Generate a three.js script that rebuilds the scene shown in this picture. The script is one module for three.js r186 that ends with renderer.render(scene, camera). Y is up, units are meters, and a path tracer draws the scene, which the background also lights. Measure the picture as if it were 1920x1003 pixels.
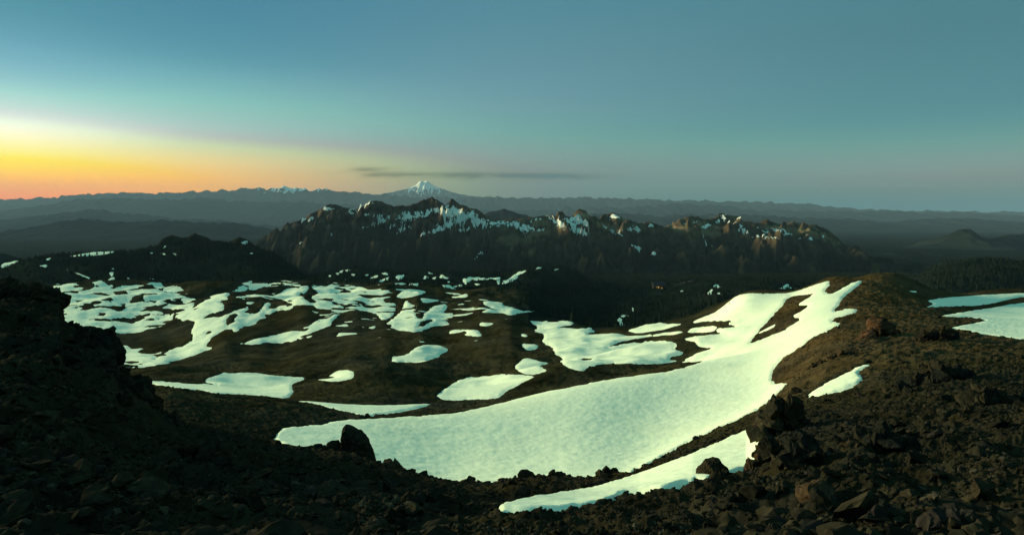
import * as THREE from 'three';
import { mergeGeometries } from 'three/addons/utils/BufferGeometryUtils.js';

// ---------------------------------------------------------------- camera, sky, sun, exposure
const F = 1251, CX = 960, HZ = 402, EYE = 1000;      // focal length and eye-level row for a 1920 x 1003 view; eye height in metres
const scene = new THREE.Scene();
const camera = new THREE.PerspectiveCamera(2 * Math.atan(601 / F) * 180 / Math.PI, 1920 / 1003, 0.5, 200000);
camera.position.set(0, EYE, 0);
camera.lookAt(0, EYE, -100);
camera.setViewOffset(1920, 1202, 0, 601 - HZ, 1920, 1003);   // a level camera with the lens shifted down
const renderer = new THREE.WebGLRenderer({ antialias: true });
renderer.toneMapping = THREE.LinearToneMapping;
renderer.toneMappingExposure = 1.32;
renderer.shadowMap.enabled = true;
scene.add(camera);

const clamp = (x, a = 0, b = 1) => Math.min(b, Math.max(a, x));
const lerp = (a, b, t) => a + (b - a) * t;
const smooth = (a, b, x) => { const t = clamp((x - a) / (b - a)); return t * t * (3 - 2 * t); };
function rng(seed) { let s = seed >>> 0; return () => { s = (s + 0x6D2B79F5) >>> 0; let t = Math.imul(s ^ (s >>> 15), 1 | s); t = (t + Math.imul(t ^ (t >>> 7), 61 | t)) ^ t; return ((t ^ (t >>> 14)) >>> 0) / 4294967296; }; }
const perm = new Uint8Array(512), gxs = new Float32Array(256), gys = new Float32Array(256);
{ const r = rng(7), p = [...Array(256).keys()]; for (let i = 255; i > 0; i--) { const j = Math.floor(r() * (i + 1)); [p[i], p[j]] = [p[j], p[i]]; } for (let i = 0; i < 512; i++) perm[i] = p[i & 255]; for (let i = 0; i < 256; i++) { const a = r() * Math.PI * 2; gxs[i] = Math.cos(a); gys[i] = Math.sin(a); } }
function noise(x, y) {                                // gradient noise, about -0.8 .. 0.8
  const xi = Math.floor(x), yi = Math.floor(y), fx = x - xi, fy = y - yi, X = xi & 255, Y = yi & 255;
  const u = fx * fx * fx * (fx * (fx * 6 - 15) + 10), v = fy * fy * fy * (fy * (fy * 6 - 15) + 10);
  const a = perm[X + perm[Y]], b = perm[X + 1 + perm[Y]], c = perm[X + perm[Y + 1]], d = perm[X + 1 + perm[Y + 1]];
  return lerp(lerp(gxs[a] * fx + gys[a] * fy, gxs[b] * (fx - 1) + gys[b] * fy, u), lerp(gxs[c] * fx + gys[c] * (fy - 1), gxs[d] * (fx - 1) + gys[d] * (fy - 1), u), v) * 1.4;
}
function fbm(x, y, o = 4) { let s = 0, a = 0.5, k = 1; for (let i = 0; i < o; i++) { s += a * noise(x * k + i * 17.3, y * k - i * 9.1); a *= 0.5; k *= 2.03; } return s; }
function ridged(x, y, o = 4) { let s = 0, a = 0.5, k = 1; for (let i = 0; i < o; i++) { s += a * (1 - 2 * Math.abs(noise(x * k + i * 31.7, y * k + i * 5.3))); a *= 0.5; k *= 2.1; } return s; }
function lod(x, y, size, o = 3) {                     // noise whose grain follows size in steps of two, fixed to the ground
  const l = Math.log2(size), f = Math.floor(l), t = l - f, a = 2 ** f, b = a * 2;
  return lerp(fbm(x / a, y / a, o), fbm(x / b, y / b, o), t);
}
function poly(line, x, c = 1) {                        // value of a broken line [[x, ...values]] at x
  if (x <= line[0][0]) return line[0][c];
  for (let i = 1; i < line.length; i++) if (x <= line[i][0]) { const p = line[i - 1], q = line[i]; return lerp(p[c], q[c], (x - p[0]) / (q[0] - p[0])); }
  return line[line.length - 1][c];
}
const at = (u, v, z) => new THREE.Vector3((u - CX) / F * z, EYE - (v - HZ) / F * z, -z);

// the dusk sky: an orange afterglow along the western horizon, fading to blue-green
const lin = (c) => c.map((x) => { x /= 255; return x <= 0.04045 ? x / 12.92 : ((x + 0.055) / 1.055) ** 2.4; });
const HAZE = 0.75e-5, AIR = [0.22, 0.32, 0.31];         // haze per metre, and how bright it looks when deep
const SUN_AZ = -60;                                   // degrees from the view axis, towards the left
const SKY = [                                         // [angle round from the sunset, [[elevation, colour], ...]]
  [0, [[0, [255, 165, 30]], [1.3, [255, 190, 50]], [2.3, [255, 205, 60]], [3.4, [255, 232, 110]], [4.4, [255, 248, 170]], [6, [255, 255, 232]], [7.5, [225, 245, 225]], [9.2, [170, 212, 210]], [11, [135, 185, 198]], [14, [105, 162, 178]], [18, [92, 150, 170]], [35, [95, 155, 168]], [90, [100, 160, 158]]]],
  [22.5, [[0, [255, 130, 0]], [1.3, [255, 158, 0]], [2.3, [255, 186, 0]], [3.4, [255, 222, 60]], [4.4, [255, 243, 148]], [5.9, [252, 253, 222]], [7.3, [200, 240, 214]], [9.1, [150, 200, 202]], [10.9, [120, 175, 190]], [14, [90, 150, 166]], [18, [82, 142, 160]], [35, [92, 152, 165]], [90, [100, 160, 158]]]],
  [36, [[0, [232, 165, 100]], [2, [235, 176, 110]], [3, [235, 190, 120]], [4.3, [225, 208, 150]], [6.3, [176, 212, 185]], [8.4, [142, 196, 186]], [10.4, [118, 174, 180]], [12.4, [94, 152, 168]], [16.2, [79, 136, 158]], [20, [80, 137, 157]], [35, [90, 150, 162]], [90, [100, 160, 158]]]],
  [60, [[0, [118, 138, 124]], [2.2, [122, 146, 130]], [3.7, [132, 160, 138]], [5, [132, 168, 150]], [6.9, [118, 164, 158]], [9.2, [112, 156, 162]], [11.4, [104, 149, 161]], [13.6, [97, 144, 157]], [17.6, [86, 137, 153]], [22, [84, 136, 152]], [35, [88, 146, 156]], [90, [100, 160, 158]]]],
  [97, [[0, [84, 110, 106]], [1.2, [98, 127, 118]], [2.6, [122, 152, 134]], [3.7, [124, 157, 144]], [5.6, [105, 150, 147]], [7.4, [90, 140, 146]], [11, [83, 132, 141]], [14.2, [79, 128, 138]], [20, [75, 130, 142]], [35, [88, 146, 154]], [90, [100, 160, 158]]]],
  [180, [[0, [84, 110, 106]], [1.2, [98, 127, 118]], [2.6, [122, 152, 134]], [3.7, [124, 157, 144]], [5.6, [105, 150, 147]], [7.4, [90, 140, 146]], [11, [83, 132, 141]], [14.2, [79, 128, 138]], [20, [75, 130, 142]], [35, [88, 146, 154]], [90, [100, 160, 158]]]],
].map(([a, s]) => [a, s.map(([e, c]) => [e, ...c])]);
function curve(line, x, c) {                           // smooth curve through [[x, ...values]]
  let i = 1; while (i < line.length - 1 && x > line[i][0]) i++;
  const p = line[i - 1], q = line[i], t = clamp((x - p[0]) / (q[0] - p[0])), h = q[0] - p[0], o = line[Math.max(0, i - 2)], n = line[Math.min(line.length - 1, i + 1)];
  const m0 = (q[c] - o[c]) / Math.max(1e-6, q[0] - o[0]) * h, m1 = (n[c] - p[c]) / Math.max(1e-6, n[0] - p[0]) * h, t2 = t * t, t3 = t2 * t;
  return p[c] * (2 * t3 - 3 * t2 + 1) + m0 * (t3 - 2 * t2 + t) + q[c] * (-2 * t3 + 3 * t2) + m1 * (t3 - t2);
}
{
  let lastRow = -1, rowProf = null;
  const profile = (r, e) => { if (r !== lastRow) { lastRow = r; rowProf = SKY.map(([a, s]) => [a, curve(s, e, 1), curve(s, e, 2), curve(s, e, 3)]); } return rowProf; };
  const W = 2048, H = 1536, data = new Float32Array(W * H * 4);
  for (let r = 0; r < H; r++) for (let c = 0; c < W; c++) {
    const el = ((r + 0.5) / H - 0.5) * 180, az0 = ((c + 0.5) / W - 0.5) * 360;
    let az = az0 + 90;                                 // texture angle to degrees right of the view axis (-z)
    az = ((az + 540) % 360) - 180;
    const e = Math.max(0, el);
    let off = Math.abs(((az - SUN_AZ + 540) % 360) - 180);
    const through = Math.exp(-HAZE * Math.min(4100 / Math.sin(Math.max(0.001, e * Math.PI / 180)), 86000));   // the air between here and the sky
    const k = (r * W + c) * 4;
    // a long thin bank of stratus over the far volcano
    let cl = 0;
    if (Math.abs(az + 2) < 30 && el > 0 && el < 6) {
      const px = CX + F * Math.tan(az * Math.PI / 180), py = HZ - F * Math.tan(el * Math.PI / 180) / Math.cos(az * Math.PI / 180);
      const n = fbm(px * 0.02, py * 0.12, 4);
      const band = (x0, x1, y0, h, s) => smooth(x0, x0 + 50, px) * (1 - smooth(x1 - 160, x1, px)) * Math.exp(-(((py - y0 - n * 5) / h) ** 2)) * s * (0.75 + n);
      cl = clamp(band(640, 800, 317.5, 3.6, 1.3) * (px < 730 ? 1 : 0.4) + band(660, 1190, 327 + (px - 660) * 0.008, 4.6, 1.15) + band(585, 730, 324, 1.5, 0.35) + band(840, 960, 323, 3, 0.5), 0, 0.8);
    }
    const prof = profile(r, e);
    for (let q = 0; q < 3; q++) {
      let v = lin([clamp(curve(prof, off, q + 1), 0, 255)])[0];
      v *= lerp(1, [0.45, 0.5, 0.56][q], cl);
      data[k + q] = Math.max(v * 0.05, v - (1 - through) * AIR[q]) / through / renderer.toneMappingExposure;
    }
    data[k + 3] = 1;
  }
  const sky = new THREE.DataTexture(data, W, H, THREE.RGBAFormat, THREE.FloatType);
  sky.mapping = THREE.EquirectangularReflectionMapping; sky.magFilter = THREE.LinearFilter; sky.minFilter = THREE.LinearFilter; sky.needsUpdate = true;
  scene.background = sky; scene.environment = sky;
}
const sun = new THREE.DirectionalLight(new THREE.Color(1, 0.88, 0.50), 5);
{
  const a = SUN_AZ * Math.PI / 180, e = 9.5 * Math.PI / 180;
  sun.position.set(Math.sin(a) * Math.cos(e), Math.sin(e), -Math.cos(a) * Math.cos(e)).multiplyScalar(5000).add(new THREE.Vector3(0, EYE, -400));
  sun.target.position.set(0, EYE, -400);
  sun.castShadow = true; sun.shadow.radius = 16; sun.shadow.mapSize.set(2048, 2048);
  Object.assign(sun.shadow.camera, { left: -2500, right: 2500, top: 2500, bottom: -2500, near: 10, far: 12000 });
  scene.add(sun, sun.target);
}
scene.fog = new THREE.FogExp2(new THREE.Color(0.44, 0.70, 0.96), HAZE);

// ---------------------------------------------------------------- helpers
const used = new Map();
function numbered(name) { const n = used.get(name) ?? 0; used.set(name, n + 1); return n ? `${name}_${String(n).padStart(3, '0')}` : name; }
function put(o, name, label, category, kind, group) {
  o.name = numbered(name); o.userData.label = label; o.userData.category = category;
  if (kind) o.userData.kind = kind; if (group) o.userData.group = group;
  o.traverse((m) => { if (m.isMesh) { m.castShadow = true; m.receiveShadow = true; } });
  scene.add(o); return o;
}
const mat = (o = {}) => new THREE.MeshPhysicalMaterial({ roughness: 0.95, metalness: 0, specularIntensity: 0, ...o });
const M = {
  ground: mat({ vertexColors: true }),
  far: mat({ vertexColors: true, specularIntensity: 0 }),
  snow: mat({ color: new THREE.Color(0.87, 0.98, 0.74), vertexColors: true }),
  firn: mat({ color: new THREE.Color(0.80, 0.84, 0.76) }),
};
function meshOf(pos, idx, material, col) {
  const g = new THREE.BufferGeometry();
  g.setAttribute('position', new THREE.BufferAttribute(pos instanceof Float32Array ? pos : new Float32Array(pos), 3));
  if (col) g.setAttribute('color', new THREE.BufferAttribute(col, 3));
  g.setIndex(new THREE.BufferAttribute(idx instanceof Uint32Array ? idx : new Uint32Array(idx), 1));
  g.computeVertexNormals();
  return new THREE.Mesh(g, material);
}
function gridIndex(nc, nr) {
  const idx = new Uint32Array((nc - 1) * (nr - 1) * 6); let k = 0;
  for (let j = 0; j < nr - 1; j++) for (let i = 0; i < nc - 1; i++) {
    const a = j * nc + i, b = a + 1, c = a + nc, d = c + 1;
    if ((i + j) & 1) { idx[k++] = a; idx[k++] = b; idx[k++] = c; idx[k++] = b; idx[k++] = d; idx[k++] = c; } else { idx[k++] = a; idx[k++] = b; idx[k++] = d; idx[k++] = a; idx[k++] = d; idx[k++] = c; }
  }
  return idx;
}
// the part of a grid where field f is above nought, cut along its zero line; P(i, j, out) gives the vertex there
function clipped(i0, i1, j0, j1, f, P) {
  const w = i1 - i0 + 1, pos = [], idx = [], vert = new Map(), tmp = [0, 0, 0], tm2 = [0, 0, 0];
  const V = (i, j) => { const k = (j - j0) * w + (i - i0); let n = vert.get(k); if (n === undefined) { P(i, j, tmp); n = pos.length / 3; pos.push(...tmp); vert.set(k, n); } return n; };
  const E = (i, j, p, q) => {
    const k1 = (j - j0) * w + (i - i0), k2 = (q - j0) * w + (p - i0), k = -1 - (Math.min(k1, k2) * 8 + ((p !== i ? 1 : 0) + (q !== j ? 2 : 0) + ((p - i) * (q - j) < 0 ? 4 : 0)));
    let n = vert.get(k);
    if (n === undefined) { const a = f(i, j), b = f(p, q), t = a / (a - b); P(i, j, tmp); P(p, q, tm2); n = pos.length / 3; pos.push(lerp(tmp[0], tm2[0], t), lerp(tmp[1], tm2[1], t), lerp(tmp[2], tm2[2], t)); vert.set(k, n); }
    return n;
  };
  const tri = (a, b, c) => {
    const v = [a, b, c], ins = v.map(([i, j]) => f(i, j) > 0), out = [];
    for (let q = 0; q < 3; q++) { const m = (q + 1) % 3; if (ins[q]) out.push(V(...v[q])); if (ins[q] !== ins[m]) out.push(E(...v[q], ...v[m])); }
    for (let q = 2; q < out.length; q++) idx.push(out[0], out[q - 1], out[q]);
  };
  for (let j = j0; j < j1; j++) for (let i = i0; i < i1; i++) {
    if (!(f(i, j) > 0 || f(i + 1, j) > 0 || f(i, j + 1) > 0 || f(i + 1, j + 1) > 0)) continue;
    if ((i + j) & 1) { tri([i, j], [i + 1, j], [i, j + 1]); tri([i + 1, j], [i + 1, j + 1], [i, j + 1]); } else { tri([i, j], [i + 1, j], [i + 1, j + 1]); tri([i, j], [i + 1, j + 1], [i, j + 1]); }
  }
  return { pos: new Float32Array(pos), idx: new Uint32Array(idx) };
}

// ---------------------------------------------------------------- the mountainside: control lines [bearing column, apparent row, metres ahead]
const LINES = [
  [[-900, 1319, 3], [2800, 1319, 3]],
  [[-900, 1003, 10], [0, 1003, 11], [400, 1003, 13], [800, 1003, 14], [1000, 1003, 14], [1400, 1003, 13], [1920, 1003, 12], [2800, 1003, 10]],
  [[-900, 760, 21], [0, 760, 21], [120, 775, 21], [300, 860, 21], [520, 900, 26], [640, 900, 28], [800, 940, 25], [930, 964, 20], [1080, 963, 20], [1200, 928, 25], [1300, 893, 30], [1400, 884, 31], [1440, 858, 33], [1520, 822, 37], [1640, 800, 38], [1920, 790, 36], [2800, 790, 36]],
  // the brink of the rocky bank, and the rib between the two snow slopes
  [[-900, 535, 45], [0, 536, 45], [60, 537, 45], [112, 544, 45], [120, 602, 44], [150, 614, 43], [214, 627, 42], [222, 692, 41], [245, 708, 41], [275, 727, 41], [283, 750, 41], [330, 792, 41], [345, 802, 42], [400, 808, 43], [450, 818, 44], [510, 832, 46], [560, 842, 47], [640, 842, 48], [705, 868, 46], [760, 884, 46], [830, 903, 46], [880, 909, 46], [930, 910, 46], [960, 901, 46], [1000, 896, 47], [1100, 898, 50], [1200, 883, 58], [1240, 860, 66], [1300, 828, 78], [1350, 803, 90], [1400, 780, 103], [1440, 757, 118], [1475, 732, 125], [1520, 735, 95], [1560, 735, 88], [1640, 718, 88], [1760, 702, 80], [1920, 705, 72], [2800, 705, 72]],
  [[-900, 900, 70], [112, 900, 70], [222, 830, 64], [283, 790, 58], [345, 808, 57], [400, 813, 59], [510, 838, 62], [640, 852, 66], [705, 874, 64], [830, 906, 62], [930, 912, 60], [1100, 899, 64], [1200, 882, 73], [1240, 858, 82], [1300, 825, 92], [1350, 797, 106], [1400, 772, 120], [1440, 746, 140], [1475, 719, 150], [1520, 695, 128], [1560, 690, 115], [1640, 675, 115], [1760, 660, 112], [1920, 662, 106], [2800, 662, 106]],
  [[-900, 800, 150], [0, 800, 150], [222, 755, 125], [283, 723, 100], [345, 736, 105], [420, 744, 115], [540, 751, 122], [600, 768, 112], [680, 783, 104], [780, 779, 115], [890, 767, 132], [960, 752, 147], [1100, 719, 180], [1200, 702, 210], [1320, 677, 262], [1400, 668, 240], [1440, 664, 230], [1475, 658, 215], [1520, 643, 195], [1560, 628, 190], [1640, 618, 190], [1760, 612, 190], [1920, 638, 150], [2800, 638, 150]],
  [[-900, 745, 260], [222, 735, 210], [283, 722, 130], [345, 734, 135], [420, 742, 150], [540, 752, 152], [600, 764, 140], [680, 783, 130], [780, 781, 142], [890, 768, 163], [960, 753, 180], [1100, 719, 220], [1200, 702, 255], [1320, 672, 300], [1400, 640, 295], [1440, 632, 285], [1475, 622, 275], [1520, 605, 260], [1560, 592, 258], [1640, 583, 258], [1760, 590, 255], [1920, 608, 235], [2800, 608, 235]],
  [[-900, 705, 430], [222, 695, 420], [300, 695, 390], [400, 700, 370], [540, 712, 320], [640, 700, 290], [700, 696, 285], [800, 722, 255], [860, 738, 245], [1000, 708, 270], [1100, 692, 285], [1200, 676, 330], [1320, 648, 365], [1400, 600, 390], [1440, 590, 385], [1475, 580, 375], [1520, 566, 360], [1560, 552, 355], [1640, 550, 350], [1720, 562, 340], [1800, 578, 350], [1920, 577, 430], [2800, 577, 430]],
  [[-900, 655, 760], [222, 640, 760], [400, 640, 700], [540, 640, 680], [700, 632, 650], [860, 630, 620], [1000, 630, 590], [1100, 645, 480], [1200, 630, 520], [1320, 604, 540], [1400, 552, 500], [1440, 548, 500], [1485, 547, 495], [1520, 536, 480], [1556, 519, 470], [1580, 515, 468], [1600, 527, 460], [1620, 517, 470], [1640, 514, 470], [1690, 515, 470], [1740, 539, 480], [1800, 551, 600], [1920, 547, 800], [2800, 540, 800]],
  [[-900, 560, 1500], [0, 560, 1500], [120, 534, 1500], [380, 534, 1500], [560, 532, 1450], [640, 533, 1450], [700, 540, 1350], [800, 546, 1250], [900, 560, 1100], [980, 577, 1000], [1050, 602, 800], [1130, 615, 720], [1170, 608, 800], [1220, 602, 800], [1300, 597, 720], [1330, 576, 680], [1370, 560, 650], [1400, 565, 630], [1440, 575, 640], [1560, 570, 640], [1690, 570, 650], [1800, 600, 850], [1920, 600, 1100], [2800, 600, 1100]],
  [[-900, 545, 1900], [0, 532, 1900], [220, 526, 1900], [340, 532, 1850], [380, 547, 1800], [450, 536, 1750], [575, 532, 1800], [700, 532, 1800], [900, 538, 1800], [1000, 532, 1900], [1050, 602, 1500], [1130, 612, 1400], [1300, 600, 1400], [1400, 600, 1300], [1560, 620, 1300], [1700, 600, 1400], [1920, 600, 1500], [2800, 600, 1500]],
  [[-900, 512, 2500], [0, 499, 2500], [40, 489, 2500], [110, 479, 2500], [150, 477, 2500], [215, 471, 2600], [240, 475, 2600], [300, 461, 2800], [330, 456, 2850], [400, 457, 2900], [470, 461, 2900], [520, 482, 2800], [545, 497, 2700], [575, 528, 2500], [600, 518, 2450], [640, 510, 2400], [700, 507, 2400], [760, 513, 2400], [820, 511, 2400], [870, 515, 2400], [940, 513, 2450], [1000, 504, 2550], [1020, 501, 2600], [1060, 507, 2600], [1130, 543, 2500], [1240, 543, 2450], [1310, 531, 2600], [1400, 524, 2650], [1450, 524, 2650], [1500, 533, 2600], [1700, 542, 2500], [1740, 507, 2600], [1780, 493, 2700], [1830, 486, 2800], [1870, 486, 2800], [1920, 490, 2800], [2800, 480, 2800]],
  [[-900, 530, 3400], [500, 530, 3400], [600, 527, 3400], [1000, 522, 3400], [1100, 524, 3500], [1700, 516, 3500], [1760, 540, 3500], [2800, 540, 3500]],
  [[-900, 515, 5200], [600, 512, 5200], [1000, 509, 5200], [1700, 509, 5200], [2800, 515, 5200]],
  [[-900, 469, 9000], [2800, 469, 9000]],
  [[-900, 440, 20000], [2800, 440, 20000]],
  [[-900, 417, 90000], [2800, 417, 90000]],
];
const cols = [];
{ for (let u = -900; u < -44; u += Math.max(4, (-40 - u) * 0.09)) cols.push(u); for (let u = -40; u <= 1960; u += 2.4) cols.push(u); let u = 1964; while (u < 2800) { cols.push(u); u += Math.max(4, (u - 1950) * 0.09); } cols.push(2800); }
const rows = [];
for (const [a, b, n] of [[3, 9, 14], [9, 60, 190], [60, 170, 110], [170, 700, 130], [700, 1600, 90], [1600, 3000, 60], [3000, 5200, 30], [5200, 20000, 16], [20000, 90000, 6]]) for (let k = 0; k < n; k++) rows.push(Math.log(a) + (Math.log(b) - Math.log(a)) * k / n);
rows.push(Math.log(90000));
const NC = cols.length, NR = rows.length, base = new Float32Array(NC * NR);
for (let i = 0; i < NC; i++) {
  const u = cols[i];
  const ks = LINES.map((l) => { const z = poly(l, u, 2), v = poly(l, u, 1); return [Math.log(z), EYE - (v - HZ) / F * z]; });
  const n = ks.length, sl = [], m = new Array(n).fill(0);
  // monotone cubic along the bearing, in metres
  const Z = ks.map((k) => Math.exp(k[0])), Y = ks.map((k) => k[1]);
  for (let k = 0; k < n - 1; k++) sl.push((Y[k + 1] - Y[k]) / (Z[k + 1] - Z[k]));
  m[0] = sl[0]; m[n - 1] = sl[n - 2];
  for (let k = 1; k < n - 1; k++) { const h0 = Z[k] - Z[k - 1], h1 = Z[k + 1] - Z[k]; m[k] = sl[k - 1] * sl[k] <= 0 ? 0 : 3 * (h0 + h1) / ((2 * h1 + h0) / sl[k - 1] + (h1 + 2 * h0) / sl[k]); }
  let s = 0;
  for (let j = 0; j < NR; j++) {
    const z = Math.exp(rows[j]); while (s < n - 2 && z > Z[s + 1]) s++;
    const h = Z[s + 1] - Z[s], t = clamp((z - Z[s]) / h), t2 = t * t, t3 = t2 * t;
    base[j * NC + i] = Y[s] * (2 * t3 - 3 * t2 + 1) + m[s] * h * (t3 - 2 * t2 + t) + Y[s + 1] * (-2 * t3 + 3 * t2) + m[s + 1] * h * (t3 - t2);
  }
}
// ease the kinks of the control lines across the bearings
for (let pass = 0; pass < 3; pass++) for (let j = 0; j < NR; j++) {
  const z = Math.exp(rows[j]), R = Math.round(lerp(0, 14, smooth(52, 75, z)) * (1 - 0.6 * smooth(400, 480, z))); if (!R) continue;
  const src = base.slice(j * NC, j * NC + NC);
  for (let i = 0; i < NC; i++) { let t = 0, n = 0; for (let k = -R; k <= R; k++) { const q = i + k; if (q >= 0 && q < NC) { t += src[q]; n++; } } base[j * NC + i] = t / n; }
}
// rolling relief of the moraines and meadows
for (let j = 0; j < NR; j++) for (let i = 0; i < NC; i++) {
  const z = Math.exp(rows[j]), u = cols[i], x = (u - CX) / F * z;
  const mid = smooth(150, 330, z) * (1 - smooth(3000, 6000, z)) * (u > 1330 ? 1 - 0.75 * smooth(1330, 1450, u) * (1 - smooth(600, 700, z)) : 1);
  const size = lerp(55, 170, smooth(250, 1300, z));
  base[j * NC + i] += mid * (fbm(x / size + 3.1, z / size, 3) * lerp(8, 26, smooth(250, 1300, z)) + ridged(x / 60 + 9, z / 75, 3) * 2.4);
}
const colAt = (u) => { let a = 0, b = NC - 1; while (b - a > 1) { const m = (a + b) >> 1; cols[m] <= u ? a = m : b = m; } return a + clamp((u - cols[a]) / (cols[b] - cols[a])); };
const rowAt = (s) => { let a = 0, b = NR - 1; while (b - a > 1) { const m = (a + b) >> 1; rows[m] <= s ? a = m : b = m; } return a + clamp((s - rows[a]) / (rows[b] - rows[a])); };
const sample = (A, ci, rj) => { const i = Math.min(NC - 2, Math.floor(ci)), j = Math.min(NR - 2, Math.floor(rj)), a = ci - i, b = rj - j, k = j * NC + i; return lerp(lerp(A[k], A[k + 1], a), lerp(A[k + NC], A[k + NC + 1], a), b); };
// where the sight line through (u, v) first meets the slope between za and zb metres ahead
function meet(u, v, za, zb) {
  const ci = colAt(u), r0 = Math.floor(rowAt(Math.log(za))), r1 = Math.ceil(rowAt(Math.log(zb)));
  let best = 1e9, bz = Math.log(za), prev = null;
  for (let j = r0; j <= r1; j++) {
    const z = Math.exp(rows[j]), gap = EYE - (v - HZ) / F * z - sample(base, ci, j);
    if (gap <= 0) { if (prev === null) return Math.max(rows[j], Math.log(za)); const t = prev / (prev - gap); return lerp(rows[j - 1], rows[j], t); }
    if (gap / z < best) { best = gap / z; bz = rows[j]; }
    prev = gap;
  }
  return bz;
}

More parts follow.
